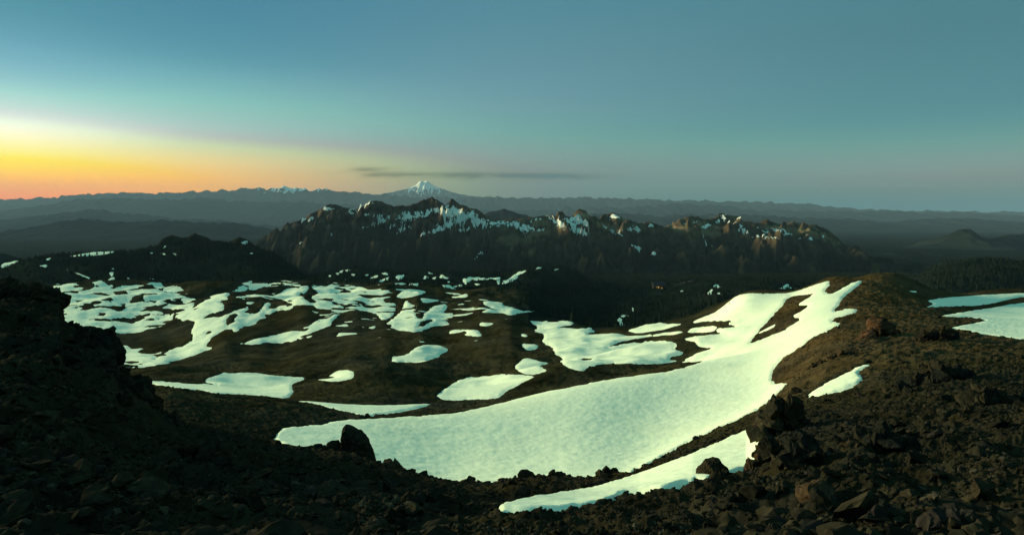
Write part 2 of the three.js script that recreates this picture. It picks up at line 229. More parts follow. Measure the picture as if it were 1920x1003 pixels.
// ---------------------------------------------------------------- snow outlines, laid on the slope
const PATCH = [
  ['broad main snow field sweeping up from the standing rock to the brown summit', 56, 540, 2, [[512, 826], [560, 852], [640, 862], [705, 884], [760, 900], [830, 918], [930, 922], [1000, 916], [1100, 912], [1200, 882], [1240, 857], [1300, 825], [1350, 803], [1400, 780], [1441, 756], [1467, 731], [1478, 718], [1452, 719], [1448, 710], [1452, 692], [1467, 671], [1504, 650], [1519, 635], [1545, 624], [1580, 607], [1558, 602], [1568, 596], [1605, 587], [1609, 581], [1592, 577], [1563, 585], [1579, 562], [1600, 543], [1620, 526], [1607, 526], [1563, 550], [1550, 550], [1548, 543], [1558, 534], [1555, 525], [1509, 540], [1488, 548], [1447, 550], [1426, 549], [1379, 553], [1356, 562], [1340, 575], [1314, 593], [1299, 606], [1332, 601], [1382, 601], [1366, 605], [1384, 613], [1352, 615], [1340, 622], [1371, 626], [1310, 629], [1276, 635], [1304, 641], [1312, 650], [1338, 653], [1317, 659], [1301, 667], [1270, 681], [1300, 677], [1325, 677], [1260, 694], [1200, 703], [1100, 720], [1000, 741], [960, 752], [890, 767], [860, 773], [780, 780], [700, 785], [640, 787], [590, 796], [540, 801], [520, 808]],
    [[[1480, 556], [1504, 552], [1528, 551], [1496, 571], [1518, 574], [1484, 593], [1506, 597], [1472, 617], [1439, 631], [1403, 646], [1418, 627], [1441, 601], [1467, 575]], [[1354, 565], [1360, 564], [1362, 570], [1355, 571]], [[1366, 567], [1371, 567], [1370, 570], [1366, 570]]]],
  ['small snow sliver inside the dark rock island of the main slope', 200, 420, 1, [[1420, 626], [1440, 614], [1456, 606], [1453, 613], [1436, 621]]],
  ['narrow snow chute under the dark rib, ending in a point', 14, 88, 1, [[928, 958], [962, 945], [1033, 934], [1087, 925], [1140, 912], [1192, 895], [1254, 871], [1300, 852], [1371, 820], [1421, 796], [1450, 784], [1450, 845], [1430, 868], [1402, 884], [1380, 890], [1330, 908], [1300, 906], [1245, 922], [1212, 924], [1166, 931], [1146, 946], [1080, 960], [1046, 963], [983, 965], [935, 964]]],
  ['snow wedge on the brown slope of the long ridge', 45, 190, 1.6, [[1511, 744], [1545, 720], [1597, 694], [1623, 683], [1635, 683], [1609, 698], [1623, 709], [1605, 723], [1571, 736], [1535, 747]]],
  ['thin upper snow band beyond the long ridge', 200, 900, 1, [[1739, 563], [1769, 558], [1841, 553], [1920, 549], [2010, 546], [2010, 557], [1920, 556], [1885, 563], [1841, 573], [1783, 574], [1736, 577], [1752, 570]]],
  ['large lower snow slope beyond the long ridge', 120, 650, 1.5, [[1756, 593], [1841, 580], [1920, 567], [2010, 560], [2010, 648], [1920, 638], [1841, 626], [1800, 619], [1783, 614], [1820, 607], [1854, 601], [1820, 595]]],
  ['tiny snow fleck beside the brown summit', 250, 500, 0.7, [[1704, 545], [1720, 545], [1722, 548], [1708, 547]]],
  ['curved snow patch above the dark moraine and its dirty rim', 95, 420, 1.4, [[262, 716], [295, 715], [345, 719], [380, 720], [412, 721], [384, 717], [385, 711], [415, 700], [445, 699], [482, 699], [520, 705], [575, 708], [545, 720], [550, 735], [540, 747], [477, 741], [445, 739], [400, 739], [377, 732], [355, 732], [320, 727], [282, 720]]],
  ['small rounded snow patch beside the tan knoll', 120, 420, 1.2, [[588, 711], [635, 708], [612, 705], [630, 695], [662, 694], [664, 710], [630, 717]]],
  ['thin crescent of snow behind the main snow field', 100, 240, 1, [[548, 750], [640, 757], [720, 760], [817, 756], [775, 768], [711, 779], [680, 781], [640, 772], [600, 760]]],
  ['snow patch lying against the dark round knoll', 135, 420, 1.6, [[816, 740], [868, 708], [900, 705], [954, 701], [1007, 704], [976, 719], [948, 735], [935, 748], [850, 750], [820, 746]]],
  ['small snow patch just above the round knoll', 200, 520, 1.3, [[962, 688], [985, 671], [1010, 677], [1032, 680], [1010, 687], [1029, 694], [1007, 703], [982, 702]]],
  ['little snow patch below the lobed snow sheet', 250, 650, 1.2, [[977, 643], [1007, 645], [1010, 652], [990, 658], [982, 652]]],
  ['wide lobed snow sheet between the knolls', 230, 820, 1.6, [[989, 599], [1024, 600], [1027, 605], [1068, 600], [1077, 608], [1043, 614], [1085, 617], [1107, 613], [1117, 621], [1099, 627], [1121, 626], [1152, 624], [1177, 629], [1211, 629], [1272, 620], [1286, 622], [1261, 628], [1200, 633], [1163, 642], [1133, 653], [1180, 643], [1219, 638], [1255, 639], [1272, 647], [1262, 654], [1286, 662], [1250, 673], [1286, 674], [1247, 682], [1191, 682], [1135, 682], [1107, 686], [1091, 698], [1060, 687], [1049, 677], [1057, 673], [1038, 660], [1037, 649], [1015, 643], [1018, 635], [1024, 627], [999, 622], [1010, 614]], [[[1086, 673], [1098, 671], [1112, 674], [1096, 676]]]],
  ['smooth domed snow patch at the edge of the dark valley', 300, 860, 1.2, [[1175, 620], [1205, 611], [1225, 600], [1247, 607], [1283, 607], [1247, 617], [1197, 625]]],
  ['snow tongue between two thin rock bands', 280, 720, 1, [[1287, 624], [1297, 614], [1347, 611], [1339, 621], [1310, 624]]],
  ['egg shaped snow patch on the open brown slope', 250, 620, 1.5, [[734, 667], [763, 664], [780, 651], [796, 646], [825, 647], [842, 655], [825, 665], [823, 671], [784, 680], [734, 679]]],
  ['thin snow dash above the egg shaped patch', 300, 800, 0.7, [[782, 639], [799, 640], [790, 642]]],
  ['bent snow patch on the brown hummock', 350, 900, 1, [[858, 617], [895, 618], [904, 630], [892, 631], [870, 628], [878, 623]]],
  ['snow scrap above the bent patch', 350, 900, 1, [[897, 610], [902, 603], [926, 606], [914, 612]]],
  ['oval snow spot near the lobed sheet', 300, 900, 0.8, [[975, 627], [982, 625], [990, 630], [983, 632]]],
  ['spreading snow patch at the rim of the dark valley', 450, 1300, 1.4, [[902, 585], [923, 577], [906, 572], [906, 563], [945, 566], [942, 573], [966, 577], [978, 583], [1005, 583], [1005, 584], [981, 586], [954, 592], [945, 586], [914, 587]]],
  ['bright twin lobed snow slope with a bare rock between', 420, 1250, 1.6, [[763, 563], [768, 569], [784, 575], [777, 581], [780, 596], [792, 600], [796, 586], [816, 571], [837, 569], [839, 577], [832, 584], [847, 586], [851, 592], [837, 603], [845, 609], [816, 610], [782, 623], [756, 620], [725, 614], [735, 611], [722, 608], [739, 596], [756, 577], [758, 567]], [[[787, 601], [811, 598], [812, 604], [794, 612], [780, 615]]]],
  ['ragged snow strip above the twin lobed slope', 600, 1500, 1, [[741, 557], [756, 543], [772, 542], [801, 547], [784, 554], [756, 559]]],
  ['snow streak beside the twin lobed slope', 600, 1500, 0.9, [[786, 558], [794, 569], [828, 563], [806, 560]]],
  ['pointed snow streak on the meadow edge', 600, 1500, 0.9, [[844, 557], [859, 559], [878, 556], [875, 550], [858, 555]]],
  ['short snow dash on the meadow', 500, 1400, 0.7, [[855, 572], [873, 570], [865, 569]]],
  ['little snow fan under the dark hill', 450, 1200, 0.9, [[686, 615], [705, 610], [699, 618]]],
  ['slim snow streak on the near meadow', 400, 1000, 0.9, [[623, 622], [649, 623], [674, 625], [645, 628], [629, 631], [636, 626]]],
  ['long diagonal snow ramp below the dark hill', 400, 1150, 1.5, [[443, 645], [474, 637], [510, 629], [545, 620], [571, 614], [597, 599], [617, 595], [627, 588], [640, 588], [628, 596], [621, 606], [615, 613], [597, 618], [573, 628], [588, 629], [579, 633], [555, 637], [533, 643], [515, 642], [480, 645]]],
  ['forked snow patch on the upper meadow', 700, 1650, 1.2, [[437, 557], [446, 560], [470, 557], [494, 555], [510, 558], [524, 560], [540, 567], [551, 571], [563, 568], [583, 569], [571, 560], [563, 553], [560, 547], [571, 548], [578, 543], [577, 537], [565, 537], [551, 540], [532, 543], [528, 549], [512, 554], [480, 552], [462, 553]]],
  ['wavy snow ribbon along the top of the meadow', 800, 1800, 1, [[418, 538], [428, 546], [454, 545], [470, 541], [480, 543], [490, 540], [508, 537], [532, 534], [565, 536], [549, 532], [520, 529], [508, 530], [492, 533], [472, 534], [468, 539], [454, 539], [446, 542], [432, 543], [424, 538]]],
  ['small snow horn above the wavy ribbon', 900, 1900, 0.7, [[450, 532], [460, 533], [470, 534], [473, 526], [464, 529]]],
  ['snow fleck at the forest edge', 900, 2000, 0.6, [[525, 525], [548, 527], [545, 529], [530, 527]]],
  ['wide snow stream curling round the bare brown hill', 380, 1500, 2, [[371, 570], [380, 565], [388, 561], [396, 552], [403, 548], [420, 547], [432, 550], [424, 556], [430, 560], [414, 566], [420, 574], [418, 582], [400, 590], [396, 594], [407, 594], [430, 586], [466, 575], [462, 582], [454, 585], [474, 591], [481, 588], [492, 577], [494, 569], [502, 566], [508, 570], [500, 583], [524, 573], [538, 573], [524, 578], [510, 586], [492, 593], [499, 596], [485, 598], [480, 608], [458, 614], [456, 618], [439, 625], [434, 618], [420, 620], [398, 630], [385, 647], [402, 653], [380, 659], [349, 671], [319, 680], [280, 687], [228, 689], [200, 688], [200, 640], [218, 648], [236, 648], [246, 655], [268, 652], [258, 660], [270, 663], [288, 664], [304, 657], [298, 666], [286, 675], [320, 654], [345, 649], [361, 638], [359, 620], [367, 604], [356, 598], [340, 600], [325, 592], [340, 585], [352, 580], [366, 575]], [[[422, 602], [428, 592], [442, 586], [446, 591], [438, 602], [424, 612]], [[228, 678], [246, 676], [262, 678], [244, 681]]]],
];
const BASIN = [ // striped or speckled snow: outline, then noise streaks [length, width, lean] and how full it is
  ['melting snow basin streaked with dark rock ribs', 700, 1800, 2, [[96, 531], [132, 530], [166, 536], [186, 538], [168, 528], [184, 526], [200, 530], [218, 537], [232, 538], [256, 535], [280, 533], [301, 530], [311, 538], [325, 535], [339, 538], [345, 546], [363, 554], [366, 560], [363, 574], [357, 580], [339, 590], [325, 586], [323, 596], [317, 604], [300, 612], [280, 618], [250, 624], [220, 627], [190, 620], [96, 614]], 0.10],
  ['speckled snow sheet in the hollow of the meadow', 600, 1750, 2, [[580, 539], [601, 536], [619, 532], [637, 536], [659, 534], [680, 538], [696, 544], [725, 543], [741, 548], [739, 555], [715, 560], [727, 569], [741, 568], [741, 579], [739, 589], [717, 603], [708, 589], [684, 583], [660, 582], [634, 587], [617, 594], [601, 592], [595, 586], [581, 583], [593, 579], [584, 570], [593, 566], [581, 558], [600, 548]], 0.2],
  ['scattered melting snow scraps over the brown meadow knolls', 500, 1700, 2, [[400, 535], [470, 527], [560, 527], [660, 531], [760, 541], [880, 553], [985, 578], [940, 640], [860, 640], [700, 640], [640, 612], [560, 600], [470, 604], [430, 590]], -0.80],
];
const FLECKS = [ // snow among the trees: [column, row, half width, half height, lean]
  ['snow flecks among dark trees of the low forested ridge', 1500, 2700, [[640, 509, 6, 2, -.2], [652, 507, 7, 2, .1], [662, 515, 4, 2, 0], [632, 513, 3, 2, 0], [647, 525, 3, 2, 0], [688, 515, 4, 1.5, -.3], [702, 519, 8, 2, -.3], [722, 513, 6, 2, .2], [720, 524, 11, 2.4, -.4], [750, 519, 9, 4.4, -.4], [748, 533, 11, 2.6, -.2], [776, 534, 9, 3.6, 0], [708, 535, 4, 1.5, 0], [798, 520, 5, 3, -.3], [806, 512, 5, 1.6, .3], [814, 521, 4, 2.4, -.3], [831, 519, 9, 3.2, .3], [840, 528, 5, 2, .3], [842, 538, 13, 3, .3], [860, 536, 10, 2.4, -.1], [875, 526, 9, 5, -.4], [890, 522, 12, 3, .1], [905, 523, 11, 2, 0], [895, 533, 6, 2, 0], [928, 522, 12, 2, 0], [934, 528, 4, 4, 0], [950, 528, 10, 3, -.2], [960, 522, 14, 4, -.45], [975, 512, 11, 3, -.4], [1010, 502, 6, 2.4, -.5], [1043, 504, 4, 1.6, -.5], [904, 550, 5, 2, .2], [924, 549, 6, 1.4, 0], [955, 551, 3, 1.2, .2], [618, 517, 2, 1.5, 0], [678, 529, 2, 1.5, 0]]],
  ['snow streaks on the crest of the wooded hill', 1800, 3100, [[14, 495, 18, 3.2, -.33], [80, 498, 10, 2.4, .08], [90, 485, 7, 2, -.3], [180, 474, 40, 4, -.16], [205, 471, 12, 3, -.2], [150, 515, 26, 1.2, .38], [162, 507, 5, 1.4, .6], [208, 513, 4, 4, 1.1], [206, 524, 10, 2.4, -.4], [210, 504, 3, 2, 0], [308, 462, 4, 2.6, -.4], [282, 475, 6, 1.6, -.3], [306, 476, 5, 1.6, .2], [326, 476, 5, 1.6, .6], [277, 512, 6, 1.2, 0], [283, 524, 9, 2.2, .1], [239, 522, 4, 2, .2], [318, 529, 7, 2, 0], [331, 530, 4, 2, 0], [470, 475, 4, 1.2, 0]]],
  ['snow scraps on the grassy spur above the dark valley', 600, 2700, [[1282, 544, 6, 1.4, -.2], [1310, 539, 5, 1.2, -.1], [1345, 536, 6, 2.6, .2], [1332, 548, 3, 6, .6], [1348, 550, 4, 1.2, 0], [1477, 537, 9, 3.6, .3], [1469, 540, 6, 1.4, 0], [1172, 578, 4, 2, 0], [1186, 578, 3, 3, .5], [1188, 583, 4, 1.6, .4], [1167, 592, 7, 2, 0], [1162, 599, 4, 3, -.3], [1165, 607, 5, 4, .7], [1174, 590, 6, 2, .2]]],
];
const snowF = new Float32Array(NC * NR).fill(-9);      // how far inside snow each point of the slope lies (about pixels of the 1920 view)
const KS = 190;
function outline(raw, za, zb) {                        // outline on the slope, as [bearing column, log distance * KS]
  const out = [], pts = [];
  raw.forEach((p, i) => { const q = raw[(i + 1) % raw.length], big = Math.hypot(q[0] - p[0], q[1] - p[1]) > 12 ? 0.18 : 0.25; pts.push([lerp(p[0], q[0], big), lerp(p[1], q[1], big)], [lerp(p[0], q[0], 1 - big), lerp(p[1], q[1], 1 - big)]); });
  for (let i = 0; i < pts.length; i++) {
    const p = pts[i], q = pts[(i + 1) % pts.length], n = Math.max(1, Math.ceil(Math.hypot(q[0] - p[0], q[1] - p[1]) / 5));
    for (let k = 0; k < n; k++) { const u = lerp(p[0], q[0], k / n), v = lerp(p[1], q[1], k / n); out.push([u, meet(u, v, za, zb) * KS]); }
  }
  return out;
}
function sdist(poly_, x, y) {                          // positive inside
  let d = 1e9, ins = false;
  for (let i = 0, j = poly_.length - 1; i < poly_.length; j = i++) {
    const [ax, ay] = poly_[i], [bx, by] = poly_[j];
    if ((ay > y) !== (by > y) && x < (bx - ax) * (y - ay) / (by - ay) + ax) ins = !ins;
    const ex = bx - ax, ey = by - ay, t = clamp(((x - ax) * ex + (y - ay) * ey) / (ex * ex + ey * ey + 1e-9)), dx = ax + ex * t - x, dy = ay + ey * t - y;
    d = Math.min(d, dx * dx + dy * dy);
  }
  return ins ? Math.sqrt(d) : -Math.sqrt(d);
}
const fields = [];
function area(label, pts, holes, fn) {
  let i0 = 1e9, i1 = 0, j0 = 1e9, j1 = 0;
  for (const [u, s] of pts) { const c = colAt(u), r = rowAt(s / KS); i0 = Math.min(i0, Math.floor(c)); i1 = Math.max(i1, Math.ceil(c)); j0 = Math.min(j0, Math.floor(r)); j1 = Math.max(j1, Math.ceil(r)); }
  i0 = Math.max(0, i0 - 4); i1 = Math.min(NC - 1, i1 + 4); j0 = Math.max(0, j0 - 4); j1 = Math.min(NR - 1, j1 + 4);
  const w = i1 - i0 + 1, f = new Float32Array(w * (j1 - j0 + 1));
  for (let j = j0; j <= j1; j++) for (let i = i0; i <= i1; i++) {
    const u = cols[i], s = rows[j] * KS, z = Math.exp(rows[j]), x = (u - CX) / F * z;
    let d = sdist(pts, u, s);
    for (const h of holes) d = Math.min(d, -sdist(h, u, s));
    d = fn(d, x, z);
    f[(j - j0) * w + i - i0] = d;
    const k = j * NC + i; if (d > snowF[k]) snowF[k] = d;
  }
  fields.push({ label, i0, i1, j0, j1, w, f });
}
const edge = (x, z) => lod(x + 40, z * 0.45, Math.max(60, z) / 45, 3) + 0.9 * lod(x + 7, z * 0.45, Math.max(60, z) / 14, 2) + 0.6 * lod(x - 50, z * 0.45, Math.max(60, z) / 110, 2);
for (const [label, za, zb, rag, pts, holes = []] of PATCH) area(label, outline(pts, za, zb), holes.map((h) => outline(h, za, zb)), (d, x, z) => {
  const e = d + rag * 2.5 * edge(x, z); if (za < 130) return e;
  const n = fbm((x * 0.8 + z * 0.3) / 22 + 30, (z - x * 0.2) / 50, 3) * 2.2; return Math.min(e, (n + (za < 380 ? 0.85 : 0.48) + Math.max(0, d) * 0.03) * 8);
});
for (const [label, za, zb, rag, pts, full] of BASIN) area(label, outline(pts, za, zb), [], (d, x, z) => {
  const n = fbm((x * 0.7 + z * 0.35) / 30, (z - x * 0.18) / 62, 4) * 2.2 + ridged(x / 90 + 4, z / 120, 2) * 0.35;
  return Math.min(d + rag * 2 * edge(x, z), (n + full) * 6);
});
for (const [label, za, zb, list] of FLECKS) for (const [u, v, a, b, lean] of list) {
  const ring = []; for (let k = 0; k < 14; k++) { const t = k / 14 * Math.PI * 2, wob = 1 + 0.3 * Math.sin(t * 3 + u) + 0.2 * Math.sin(t * 5 + v); const x = Math.cos(t) * a * wob, y = Math.sin(t) * b * wob; ring.push([u + x * Math.cos(lean) - y * Math.sin(lean), v + x * Math.sin(lean) + y * Math.cos(lean)]); }
  area(label, outline(ring, za, zb), [], (d, x, z) => d + 1.4 * edge(x, z));
}

// ---------------------------------------------------------------- ground: rock relief and colour
const soft = new Float32Array(NC * NR), top = new Float32Array(NC * NR), pos = new Float32Array(NC * NR * 3), col = new Float32Array(NC * NR * 3);
for (let j = 0; j < NR; j++) for (let i = 0; i < NC; i++) {
  const k = j * NC + i, z = Math.exp(rows[j]), u = cols[i], x = (u - CX) / F * z, bare = 1 - smooth(-3, 2, snowF[k]);
  soft[k] = base[k] + Math.min(1, z / 40) * 0.14 * fbm(x / 7, z / 7, 2);
  let h = 0;
  if (z < 900) {
    const near = 1 - smooth(60, 140, z), midz = smooth(40, 110, z) * (1 - smooth(500, 900, z));
    h += near * ((ridged(x / 2.6 + 50, z / 2.6, 5) - 0.45) * 0.5 + fbm(x / 0.55, z / 0.55, 3) * 0.26 + (ridged(x / 8 + 3, z / 7, 3) - 0.3) * 0.9 * (1 - smooth(28, 40, z)) * (u > 860 && u < 1300 ? 0.25 : 1)) * smooth(3, 16, z);
    h += midz * ((ridged(x / 7 + 20, z / 7, 4) - 0.4) * 0.9 + fbm(x / 1.6, z / 1.6, 2) * 0.35) * (u > 1400 ? 1.25 : 0.8);
  } else h += fbm(x / 26, z / 26, 3) * 5;
  top[k] = soft[k] + h * bare - (1 - bare) * Math.max(0.25, z * 0.0012);
  pos[k * 3] = x; pos[k * 3 + 1] = top[k]; pos[k * 3 + 2] = -z;
  // colours: dark lava rock and grit with foreground shade put into its tone, brown pumice on the long ridge, heather-brown moraine, conifer litter
  const n1 = lod(x + 5, z * 0.5, z * 0.05 + 1.2, 4), n2 = lod(x + 80, z * 0.5, z * 0.012 + 0.3, 3), n3 = lod(x - 30, z * 0.6, z * 0.14 + 3, 1) * 2;
  const n4 = fbm(x / 48 + 60, z / 95, 4);
  const rock = [0.021, 0.019, 0.012], pumice = [0.068, 0.048, 0.023], moraine = [0.036, 0.033, 0.018], heath = [0.020, 0.020, 0.010], litter = [0.009, 0.015, 0.011];
  const wp = smooth(1380, 1480, u) * smooth(50, 150, z) * (1 - smooth(700, 900, z)), wm = smooth(50, 110, z), wf = Math.max(smooth(1450, 1700, z), u > 990 && z > 560 ? smooth(560, 760, z) : 0);
  for (let q = 0; q < 3; q++) {
    let c = lerp(rock[q], lerp(moraine[q], pumice[q], wp), wm);
    c = lerp(c, heath[q], 0.75 * smooth(0.0, 0.22, n4) * wm * (1 - 0.6 * wp));
    c *= 1 + 1.0 * n1 + 0.9 * n2 + 0.5 * n3 * [0.4, 0.1, -0.6][q];
    c = lerp(c, litter[q] * (1 + n1 + 0.5 * n2), wf);
    col[k * 3 + q] = Math.max(0.004, c);
  }
}
put(meshOf(pos, gridIndex(NC, NR), M.ground, col), 'ground', 'dark volcanic rock slope, brown moraine and forested valley floor', 'ground', 'structure');
fields.forEach(({ label, i0, i1, j0, j1, w, f }) => {
  const fv = (i, j) => f[(j - j0) * w + i - i0];
  const { pos: p, idx } = clipped(i0, i1, j0, j1, fv, (i, j, o) => {
    const k = j * NC + i, z = Math.exp(rows[j]), x = (cols[i] - CX) / F * z, d = fv(i, j), thick = Math.max(0.35, z * 0.0014);
    const cups = z < 420 ? (1 - smooth(180, 420, z)) * smooth(0, 8, d) * (fbm((x + z * 0.5) / 1.4, z / 0.7, 3) * 0.11 + fbm((x + z * 0.8) / 9, z / 3.2, 2) * 0.05) : 0;
    o[0] = x; o[2] = -z; o[1] = soft[k] + thick * (smooth(-2, 7, d) - 0.35) + cups;
  });
  const c = new Float32Array(p.length);                // faint grime and coarse grains
  for (let k = 0; k < p.length; k += 3) { const x = p[k], z = -p[k + 2], a = z * 0.02 + 0.5, n = 0.98 + 0.05 * lod(x, z * 0.5, a, 4) + 0.14 * lod(x, z, a * 0.12, 1), d = 0.10 * Math.max(0, lod(x + 9, z * 0.5, a * 6, 2)); c[k] = Math.min(1.1, n); c[k + 1] = n - d * 0.5; c[k + 2] = n - d; }
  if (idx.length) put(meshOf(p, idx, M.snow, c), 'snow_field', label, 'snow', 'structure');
});
console.log('ground', NC, NR, 'snow', fields.length);

// ---------------------------------------------------------------- ranges beyond
function range({ name, label, sil, z, front, back, low, nr = 40, step = 4, jag = 1, spur = 0.2, tint, snow, power = 1.1, seed = 0, uneven = 1, name2 }) {
  const u0 = sil[0][0], u1 = sil[sil.length - 1][0], nc = Math.ceil((u1 - u0) / step) + 1, P = new Float32Array(nc * nr * 3), C = new Float32Array(nc * nr * 3), S = new Float32Array(nc * nr), px = z / F;
  const crest = (u) => EYE - (poly(sil, u) - HZ) * px + (fbm(u / 14 + seed, seed, 4) * 5 + (ridged(u / 38 + seed, seed + 4, 2) - 0.3) * uneven * 5 + fbm(u / 3.5 + seed, seed + 9, 2) * 1.6) * px * jag;
  const frontRows = Math.round(nr * 0.8);
  for (let i = 0; i < nc; i++) for (let j = 0; j < nr; j++) {
    const u = lerp(u0, u1, i / (nc - 1)), s = j < frontRows ? 1 - j / (frontRows - 1) : (j - frontRows + 1) / (nr - frontRows), ahead = j < frontRows;
    const x = (u - CX) * px, zz = z + (ahead ? -front * s : back * s) + fbm(u / 40 + seed, 3, 2) * front * 0.12;
    const L = front * 0.35, wob = noise(x / L + seed, zz / L) * 30 * s + noise(x / L * 2.7, zz / L * 2.7 + seed) * 10 * s;
    const c = lerp(crest(u), crest(clamp(u + wob, u0, u1)), smooth(0, 0.3, s)), H = c - low;
    const cut = Math.max(H, 80) * spur * (1 - s * 0.5), bump = -cut * 1.6 * (0.62 - ridged(x / L * 1.3 + seed, zz / L * 0.8, 6)) * Math.min(1, s * 5) - cut * 0.55 * Math.abs(noise(x / L * 4.4 + seed, zz / L * 1.7)) * Math.min(1, s * 14) - cut * 0.22 * Math.abs(noise(x / L * 11 + seed, zz / L * 3.1)) * Math.min(1, s * 30) + cut * 0.5 * fbm(x / L * 7, zz / L * 7, 3) * Math.min(1, s * 6) * Math.min(1, s * 6);
    const y = low + H * Math.pow(1 - s, power) + bump - s * s * 40;
    const k = j * nc + i; P[k * 3] = x; P[k * 3 + 1] = y; P[k * 3 + 2] = -zz;
    const t = tint(x, y, zz, s, u); for (let q = 0; q < 3; q++) C[k * 3 + q] = t[q];
    S[k] = snow && ahead ? snow(u, HZ + (EYE - y) / px, x, y, zz, s) : -1;
  }
  put(meshOf(P, gridIndex(nc, nr), M.far, C), name, label, 'mountain', 'structure');
  if (snow) {
    const { pos: p, idx } = clipped(0, nc - 1, 0, nr - 1, (i, j) => S[j * nc + i], (i, j, o) => { const k = j * nc + i; o[0] = P[k * 3]; o[1] = P[k * 3 + 1] + z * 0.0006; o[2] = P[k * 3 + 2] + z * 0.0008; });
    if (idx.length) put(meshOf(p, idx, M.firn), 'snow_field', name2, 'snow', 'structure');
  }
}
const woods = (x, y, z) => { const n = 1 + 0.7 * fbm(x / 900, z / 900, 3); return [0.016 * n, 0.022 * n, 0.020 * n]; };
range({ name: 'mountain', label: 'far snow capped volcano, highest point of the skyline', sil: [[640, 374], [690, 368], [720, 363], [745, 358], [762, 354], [774, 351], [781, 347], [785, 342], [790, 340], [795, 342], [799, 340], [804, 342], [808, 346], [816, 350], [830, 355], [850, 361], [880, 367], [920, 371], [960, 375]], z: 82000, front: 11000, back: 3000, low: 100, nr: 40, step: 1.6, jag: 0.4, uneven: 0, spur: 0.3, seed: 3, tint: woods,
  snow: (u, v, x, y, z, s) => 8 - Math.abs(u - 797) * 0.14 - (v - 345) * 0.42 + 17 * fbm(u / 5, v / 4 + s * 9, 3), name2: 'snow cap on the far volcano' });
range({ name: 'mountains', label: 'hazy skyline range below the sunset with a snowy crest', sil: [[-700, 376], [0, 375], [40, 374], [90, 371], [150, 366], [220, 363], [300, 361], [340, 361], [400, 358], [440, 357], [480, 354], [500, 356], [525, 353], [540, 351], [560, 354], [590, 357], [610, 356], [640, 359], [680, 363], [740, 367], [780, 370], [900, 371], [1000, 372], [1100, 371], [1250, 376], [1350, 378], [1450, 380], [1520, 384], [1600, 392], [1700, 396], [2000, 400], [2600, 402]], z: 60000, front: 11000, back: 7000, low: 380, nr: 24, step: 2, jag: 1.1, seed: 11, tint: woods,
  snow: (u, v, x, y, z, s) => 3 - Math.abs(u - 545) * 0.06 - (v - 354) * 0.5 + 16 * fbm(u / 7, v / 4 + s * 9, 3), name2: 'sunlit snow on a far serrated crest' });
range({ name: 'mountains', label: 'blue wooded range in the haze below the skyline', sil: [[-700, 400], [0, 395], [60, 390], [110, 379], [160, 374], [240, 373], [330, 375], [380, 371], [430, 377], [480, 380], [560, 378], [620, 384], [700, 383], [800, 392], [950, 396], [1060, 392], [1110, 388], [1180, 390], [1240, 386], [1280, 381], [1310, 384], [1370, 388], [1400, 393], [1500, 396], [1600, 397], [1650, 395], [1720, 400], [1780, 398], [1850, 402], [1920, 406], [2600, 408]], z: 46000, front: 10000, back: 7000, low: 330, nr: 24, step: 2.5, jag: 1.1, seed: 21, tint: woods });
range({ name: 'mountains', label: 'low blue-grey ridge overlapping the wooded range', sil: [[-700, 415], [0, 412], [60, 408], [130, 398], [165, 393], [200, 395], [230, 402], [280, 403], [330, 412], [420, 414], [500, 424], [700, 430], [1000, 430], [1060, 408], [1100, 402], [1150, 400], [1200, 403], [1240, 406], [1300, 402], [1400, 404], [1480, 409], [1580, 412], [1650, 418], [1720, 414], [1800, 410], [1860, 416], [1920, 418], [2600, 424]], z: 30000, front: 6600, back: 4800, low: 360, nr: 24, step: 2.5, jag: 1.1, seed: 31, tint: woods });
range({ name: 'hills', label: 'dark teal hills in the valley haze under the sunset', sil: [[-700, 440], [0, 437], [40, 434], [80, 424], [110, 418], [140, 411], [190, 414], [260, 418], [310, 413], [380, 418], [440, 419], [500, 428], [560, 440], [640, 460]], z: 17000, front: 3700, back: 2700, low: 400, nr: 24, step: 3, jag: 1.1, seed: 41, tint: woods });
range({ name: 'hill', label: 'rounded blue hill peeping over the saddle of the snowy range', sil: [[880, 430], [905, 404], [925, 395], [945, 392], [965, 397], [990, 405], [1020, 416], [1060, 430]], z: 15000, front: 2700, back: 2700, low: 500, nr: 20, step: 3, jag: 0.5, seed: 51, tint: woods });
range({ name: 'hills', label: 'deep blue foothills beyond the end of the snowy range', sil: [[1520, 478], [1580, 470], [1620, 462], [1680, 466], [1730, 460], [1755, 458], [1772, 449], [1788, 438], [1800, 431], [1812, 428], [1822, 431], [1836, 442], [1850, 453], [1866, 447], [1890, 440], [1930, 438], [2000, 434], [2600, 436]], z: 9800, front: 1500, back: 1500, low: 420, nr: 24, step: 3, jag: 0.5, uneven: 0.2, seed: 61, tint: woods });
range({ name: 'hill', label: 'shadowed blue spur at the mouth of the river valley', sil: [[1600, 520], [1625, 488], [1680, 472], [1730, 468], [1770, 478], [1830, 486], [1920, 482], [2000, 476], [2600, 476]], z: 7800, front: 1300, back: 1000, low: 420, nr: 20, step: 4, jag: 0.6, seed: 66, tint: woods });

